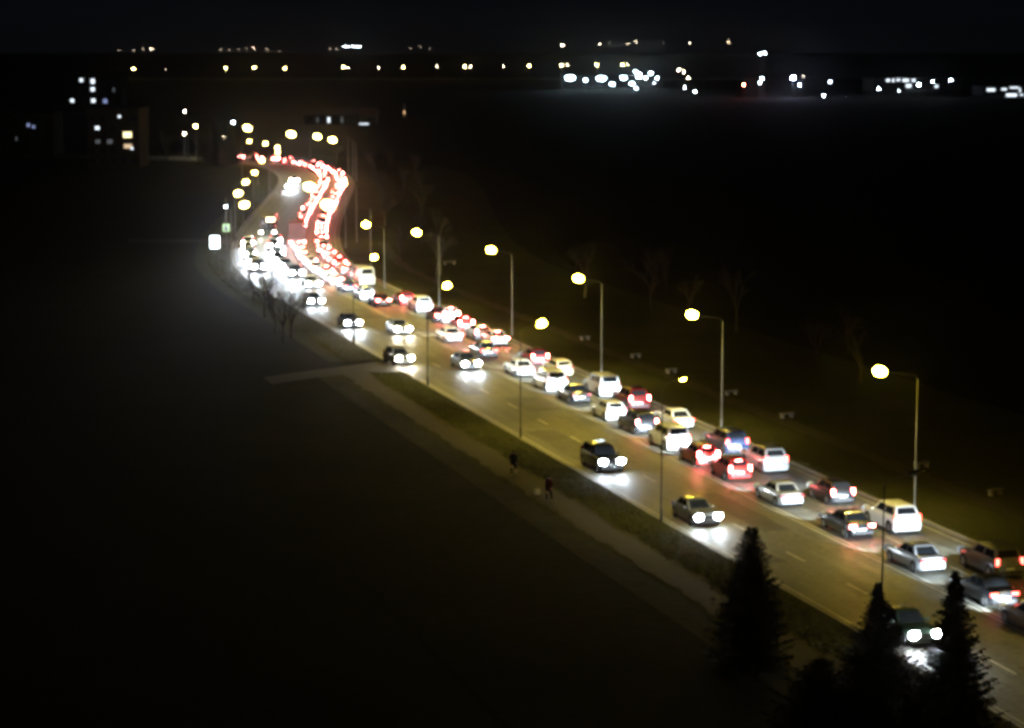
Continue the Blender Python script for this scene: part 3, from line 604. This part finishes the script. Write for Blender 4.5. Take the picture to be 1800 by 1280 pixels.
# lit chimney beyond the bend
p = atd(711, 222, 900); t = empty('chimney_stack', (p.x, p.y, 0)); tag(t, 'slim chimney lit orange from below, standing alone in the dark', 'chimney')
build('shaft', MB().tube([(0, 0, 0), (0, 0, 4), (0, 0, 5.5)], [.7, .55, .5], 10), M_CONC, t, True); o = build('lamp_glass', MB().ellipsoid((.0, -1.0, 2.2), (.12, .12, .9)), emit('chimney_lamp', (1., .6, .3), 3), t)

# ------------------------------------------------------------------ things beside the road
p = onz(378, 444); t = empty('light_box', p, .05); tag(t, 'glowing white advertising light box at the left of the far road', 'light box')
build('frame', MB().box(-.72, .72, -.12, .12, .55, 2.45), M_TRIM, t); build('panel', MB().box(-.64, .64, -.16, -.123, .63, 2.37), emit('light_box_white', (.80, .93, 1.), 9), t); build('foot', MB().box(-.3, .3, -.1, .1, -.1, .547), M_TRIM, t)
p = onz(398, 430); t = empty('crossing_sign', p, 0.); tag(t, 'square pedestrian crossing sign with yellow green border under a small lamp', 'sign')
build('post', MB().tube([(0, .06, -.1), (0, .06, 5.6)], [.05, .04], 8), M_POLE, t)
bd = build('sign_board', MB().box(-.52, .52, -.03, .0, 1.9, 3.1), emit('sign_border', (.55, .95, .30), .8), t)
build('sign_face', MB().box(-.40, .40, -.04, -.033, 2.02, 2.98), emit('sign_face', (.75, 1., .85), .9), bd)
m_ = MB(); Z = 2.2
m_.add([(0, -.045, 2.92), (-.30, -.045, 2.16), (.30, -.045, 2.16)], [(0, 1, 2)]); build('sign_symbol', m_, mat('sign_blue', (.02, .06, .25), .5), bd)
m_ = MB().ellipsoid((0, -.05, 2.62), (.045, .006, .045)).tube([(0, -.05, 2.57), (0, -.05, 2.40)], [.03, .03], 4).tube([(0, -.05, 2.41), (-.08, -.05, 2.24)], [.022, .018], 4).tube([(0, -.05, 2.41), (.08, -.05, 2.24)], [.022, .018], 4).tube([(-.09, -.05, 2.44), (0, -.05, 2.55), (.09, -.05, 2.46)], [.016, .018, .016], 4)
build('walking_figure', m_, mat('sign_figure_white', (.8, .8, .8), .5), bd)
build('lamp_glass', MB().ellipsoid((0, -.05, 5.65), (.12, .12, .16)), M_COOLS, t)
for i, (x, y, wd) in enumerate([(790, 462, 1.9), (1028, 594, 1.1), (1117, 625, 1.1), (1180, 652, 1.1), (1285, 690, 1.3), (1383, 730, 1.3), (1620, 817, 1.3), (1750, 865, 1.2)]):
    p = onz(x, y, .3); t = empty('bench', (p.x, p.y, .05), head(so(p)[0]) + math.pi / 2 * 0 + .3)
    tag(t, 'low pale concrete bench, %s from the left on the dark right verge' % ORD[i], 'bench', 'pale benches on the right verge')
    build('seat', MB().box(-wd / 2, wd / 2, -.22, .22, .36, .46), mat('bench_concrete', (.13, .125, .11), .8), t)
    for s in (-1, 1): build('leg', MB().box(s * wd * .36 - .07, s * wd * .36 + .07, -.18, .18, -.05, .357), M_CONC, t)

# ------------------------------------------------------------------ people
def person(pos, rz_, coat, trousers, hair, label, step=.22):
    J = {'pel': (0, 0, .96), 'ab': (0, .01, 1.12), 'ch': (0, .0, 1.33), 'nk': (0, .0, 1.50), 'hd': (0, .02, 1.60), 'tp': (0, .02, 1.72)}
    for s, n in ((1, 'r'), (-1, 'l')):
        k = s * step
        J.update({'hp' + n: (s * .10, 0, .92), 'kn' + n: (s * .10, k * .9 + .03, .50), 'an' + n: (s * .10, k * 1.1 - .05, .09), 'to' + n: (s * .11, k * 1.1 + .12, .04),
                  'sh' + n: (s * .19, 0, 1.43), 'el' + n: (s * .25, -k * .5, 1.16), 'wr' + n: (s * .25, -k * .5 + .14, .94), 'ha' + n: (s * .25, -k * .5 + .18, .86)})
    E = [('pel', 'ab'), ('ab', 'ch'), ('ch', 'nk'), ('nk', 'hd'), ('hd', 'tp')]
    for n in 'rl': E += [('pel', 'hp' + n), ('hp' + n, 'kn' + n), ('kn' + n, 'an' + n), ('an' + n, 'to' + n), ('ch', 'sh' + n), ('sh' + n, 'el' + n), ('el' + n, 'wr' + n), ('wr' + n, 'ha' + n)]
    RD = {'pel': .15, 'ab': .14, 'ch': .16, 'nk': .055, 'hd': .085, 'tp': .07, 'hp': .10, 'kn': .065, 'an': .045, 'to': .045, 'sh': .075, 'el': .05, 'wr': .035, 'ha': .04}
    ks = list(J); me = bpy.data.meshes.new('person'); me.from_pydata([J[k] for k in ks], [(ks.index(a), ks.index(b)) for a, b in E], [])
    o = bpy.data.objects.new('person', me); COL.objects.link(o); o.location = pos; o.rotation_euler = (0, 0, rz_); me.materials.append(mat('skin', (.42, .26, .19), .6))
    md = o.modifiers.new('skin', 'SKIN'); o.modifiers.new('sub', 'SUBSURF').render_levels = 2
    for i, k in enumerate(ks):
        r = RD.get(k, RD.get(k[:2], .05)); me.skin_vertices[0].data[i].radius = (r, r); me.skin_vertices[0].data[i].use_root = (k == 'pel')
    # clothes follow the body
    c = MB(); N = 12
    c.loft([[(rx * math.cos(6.2832 * q / N), ry * math.sin(6.2832 * q / N), z) for q in range(N)] for z, rx, ry in ((.72, .23, .20), (.95, .22, .18), (1.15, .21, .17), (1.35, .24, .18), (1.46, .21, .14), (1.53, .09, .09))], False)
    build('coat', c, coat, o, True)
    for n in 'rl':
        build('sleeve', MB().tube([J['sh' + n], J['el' + n], J['wr' + n]], [.085, .066, .056], 8), coat, o, True)
        build('trouser_leg', MB().tube([J['hp' + n], J['kn' + n], J['an' + n]], [.115, .085, .07], 8), trousers, o, True)
        a = J['an' + n]; build('shoe', MB().ellipsoid((a[0], a[1] + .07, .045), (.05, .14, .05), 10, 6), M_TRIM, o, True)
    build('hair', MB().ellipsoid((0, -.005, 1.665), (.095, .11, .10), 12, 8), hair, o, True)
    tag(o, label, 'person'); return o
HR = mat('hair_dark', (.02, .014, .01), .7)
p = onz(903, 838); person((p.x, p.y, .1), 2.9, mat('black_coat', (.010, .010, .012), .8), mat('black_trousers', (.012, .012, .014), .8), HR, 'person in black clothes walking along the footpath below the road')
p = onz(965, 884); person((p.x, p.y, .1), 2.7, mat('dark_red_coat', (.07, .010, .012), .8), mat('dark_trousers', (.012, .011, .012), .8), HR, 'person in a dark red coat walking beside a pale bag', .18)
p = onz(944, 872); t = tag(empty('carrier_bag', (p.x, p.y, .1), .4), 'small pale bag on the footpath left of the dark red walker', 'bag')
build('bag_body', MB().loft([[(a * q, b * q, z) for a, b in ((.2, .1), (-.2, .1), (-.2, -.1), (.2, -.1))] for z, q in ((0, .8), (.12, 1.05), (.3, 1), (.36, .8))]), mat('bag_fabric', (.5, .48, .42), .7), t)
build('handle', MB().tube([(-.1, 0, .35), (-.06, 0, .48), (.06, 0, .48), (.1, 0, .35)], [.012] * 4, 5), mat('bag_strap', (.3, .28, .25), .7), t)

# ------------------------------------------------------------------ trees
def spruce(pos, H_, rad, seed, label, name='spruce_tree', cone=1.0):
    R = random.Random(seed); t = empty(name, pos, R.uniform(0, 6)); tag(t, label, 'tree', None)
    build('trunk', MB().tube([(0, 0, -.2), (0, 0, H_ * .5), (.02, .01, H_ * .98)], [.16, .10, .015], 7), M_BARK, t)
    mb = MB(); nl = int(H_ * 9)
    for i in range(nl):
        u = i / nl; z = H_ * (.05 + .95 * u) ; rr = rad * (1 - u) ** (.72 * cone) * (.62 + .5 * (1 - (z / .55) % 1.)) * R.uniform(.92, 1.08) + .04; nb = int(8 + 15 * (1 - u)) 
        for k in range(nb):
            a = 6.2832 * (k + R.uniform(-.35, .35)) / nb; L = rr * R.uniform(.76, 1.12); d = Vector((math.cos(a), math.sin(a), 0)); sd = Vector((-d.y, d.x, 0))
            droop = R.uniform(.10, .38) * (1 - u * .8) - .35 * u; nn = max(4, int(L / .11)); z0 = z + R.uniform(-.06, .06)
            for q in range(nn):
                v = (q + .6) / nn; c = d * (L * v) + Vector((0, 0, z0 - droop * L * v + .22 * L * v * v)); wv = (.10 + .26 * L * (1 - v) * (.5 + v)) 
                for s in (-1, 1):
                    e = c + sd * s * wv * R.uniform(.7, 1.2) + d * .10 + Vector((0, 0, R.uniform(-.09, .03)))
                    mb.add([c - d * .07, c + d * .08 + Vector((0, 0, .02)), e], [(0, 1, 2)])
            c = d * L + Vector((0, 0, z0 - droop * L + .22 * L)); mb.add([c - sd * .04 - d * .1, c + sd * .04 - d * .1, c + d * .12], [(0, 1, 2)])
    build('crown', mb, M_NEEDLE, t); return t
def on_ground(x, Y): p = atd(x, 640, Y); return Vector((p.x, Y, -.05))
spruce(on_ground(1325, 107), 6.95, 2.2, 1, 'lone dark spruce standing left of the pair at the bottom', cone=.95)
spruce(on_ground(1553, 90), 8.35, 3.7, 2, 'dark spruce with thin top, left of the pair at the bottom right', cone=1.6)
spruce(on_ground(1690, 86), 9.75, 3.1, 3, 'tallest dark spruce at the bottom right beside the road', cone=1.45)
spruce(on_ground(1452, 91), 4.9, 3.0, 4, 'small dark spruce left of the pair, only its top showing')
spruce(on_ground(1625, 84), 5.2, 3.0, 6, 'low dark spruce filling the gap between the two tall ones')
def bare(seed, H_):
    R = random.Random(seed); tr = MB(); cr = MB()
    def grow(p, d, L, r, lv, mb):
        q = p + d * L; m = p.lerp(q, .5) + Vector((R.uniform(-1, 1), R.uniform(-1, 1), 0)) * L * .05
        mb.tube([p, m, q], [r, r * .8, r * .6], 5 if lv < 2 else 3, False)
        if lv >= 5 or L < .18: return
        for k in range(R.choice((2, 3, 3)) if lv else 5):
            a = R.uniform(0, 6.28); sp = R.uniform(.3, .8); ax = d.orthogonal().normalized(); ax.rotate(Matrix.Rotation(a, 3, d)); nd = (d + ax * sp + Vector((0, 0, .12))).normalized()
            grow(p.lerp(q, R.uniform(.5, 1.) if lv else R.uniform(.6, 1)), nd, L * R.uniform(.6, .82), r * .58, lv + 1, cr)
    grow(Vector((0, 0, -.1)), Vector((R.uniform(-.05, .05), 0, 1)).normalized(), H_ * .33, H_ * .018, 0, tr)
    return tr.mesh('trunk', True), cr.mesh('crown')
BT = [bare(21 + i, 7.) for i in range(4)]
def bare_tree(pos, k, sc_, rz_, label, group):
    t = empty('bare_tree', pos, rz_, sc_); tag(t, label, 'tree', group); put('trunk', BT[k][0], M_BARK, t); put('crown', BT[k][1], M_TWIG, t); return t
R = random.Random(9)
for i, (x, y, h_) in enumerate([(465, 560, .95), (483, 588, 1.15), (497, 604, 1.0), (512, 596, .9), (446, 530, .8), (474, 545, .9)]):
    bare_tree(onz(x, y), i % 4, h_, R.uniform(0, 6), 'bare tree, %s of the clump against the dazzling headlights' % ORD[i], 'bare trees left of the bend')
sl = [235, 252, 268, 285, 300, 318, 335, 352, 372, 392, 412, 432, 455, 478, 500, 520]
for i, s in enumerate(sl):
    bare_tree(at(s + R.uniform(-4, 4), R.uniform(13, 22)), i % 4, R.uniform(.8, 1.3), R.uniform(0, 6), 'leafless tree, %s counting from the near end beyond the right kerb of the far road' % ORD[i], 'leafless trees right of the far road')
for i in range(14):
    bare_tree(at(85 + i * 12 + R.uniform(-4, 4), R.uniform(24, 40)), i % 4, R.uniform(.8, 1.3), R.uniform(0, 6), 'leafless tree deep in the dark right verge, %s from the right' % ORD[i], 'leafless trees on the dark right verge')
for i, (x, Y) in enumerate([(412, 560), (396, 548), (378, 566), (402, 580), (355, 555), (338, 590), (420, 600), (300, 560), (268, 580)]):
    spruce(on_ground(x, Y), R.uniform(9, 13), 3.2, 40 + i, 'dark spruce hiding the end of the queue, %s from the bend' % ORD[i]) if i < 3 else bare_tree(on_ground(x, Y), i % 4, 1.6, R.uniform(0, 6), 'tall bare tree left of the bend, %s in its row' % ORD[i - 3], 'tall bare trees left of the bend')

# ------------------------------------------------------------------ thin mist volume added so the lamps glow like lens bloom
hb = build('bloom_haze', MB().box(-4300, 4300, -40, 4700, -1.2, 60), None); hm = bpy.data.materials.new('bloom_haze_air'); hm.use_nodes = True; t = hm.node_tree
t.nodes.remove(t.nodes['Principled BSDF']); v = t.nodes.new('ShaderNodeVolumePrincipled'); v.inputs['Color'].default_value = (.9, .9, .9, 1)
v.inputs['Density'].default_value = .00003; v.inputs['Anisotropy'].default_value = .98
t.links.new(v.outputs[0], t.nodes['Material Output'].inputs['Volume']); hb.material_slots[0].material = hm; tag(hb, kind='stuff')
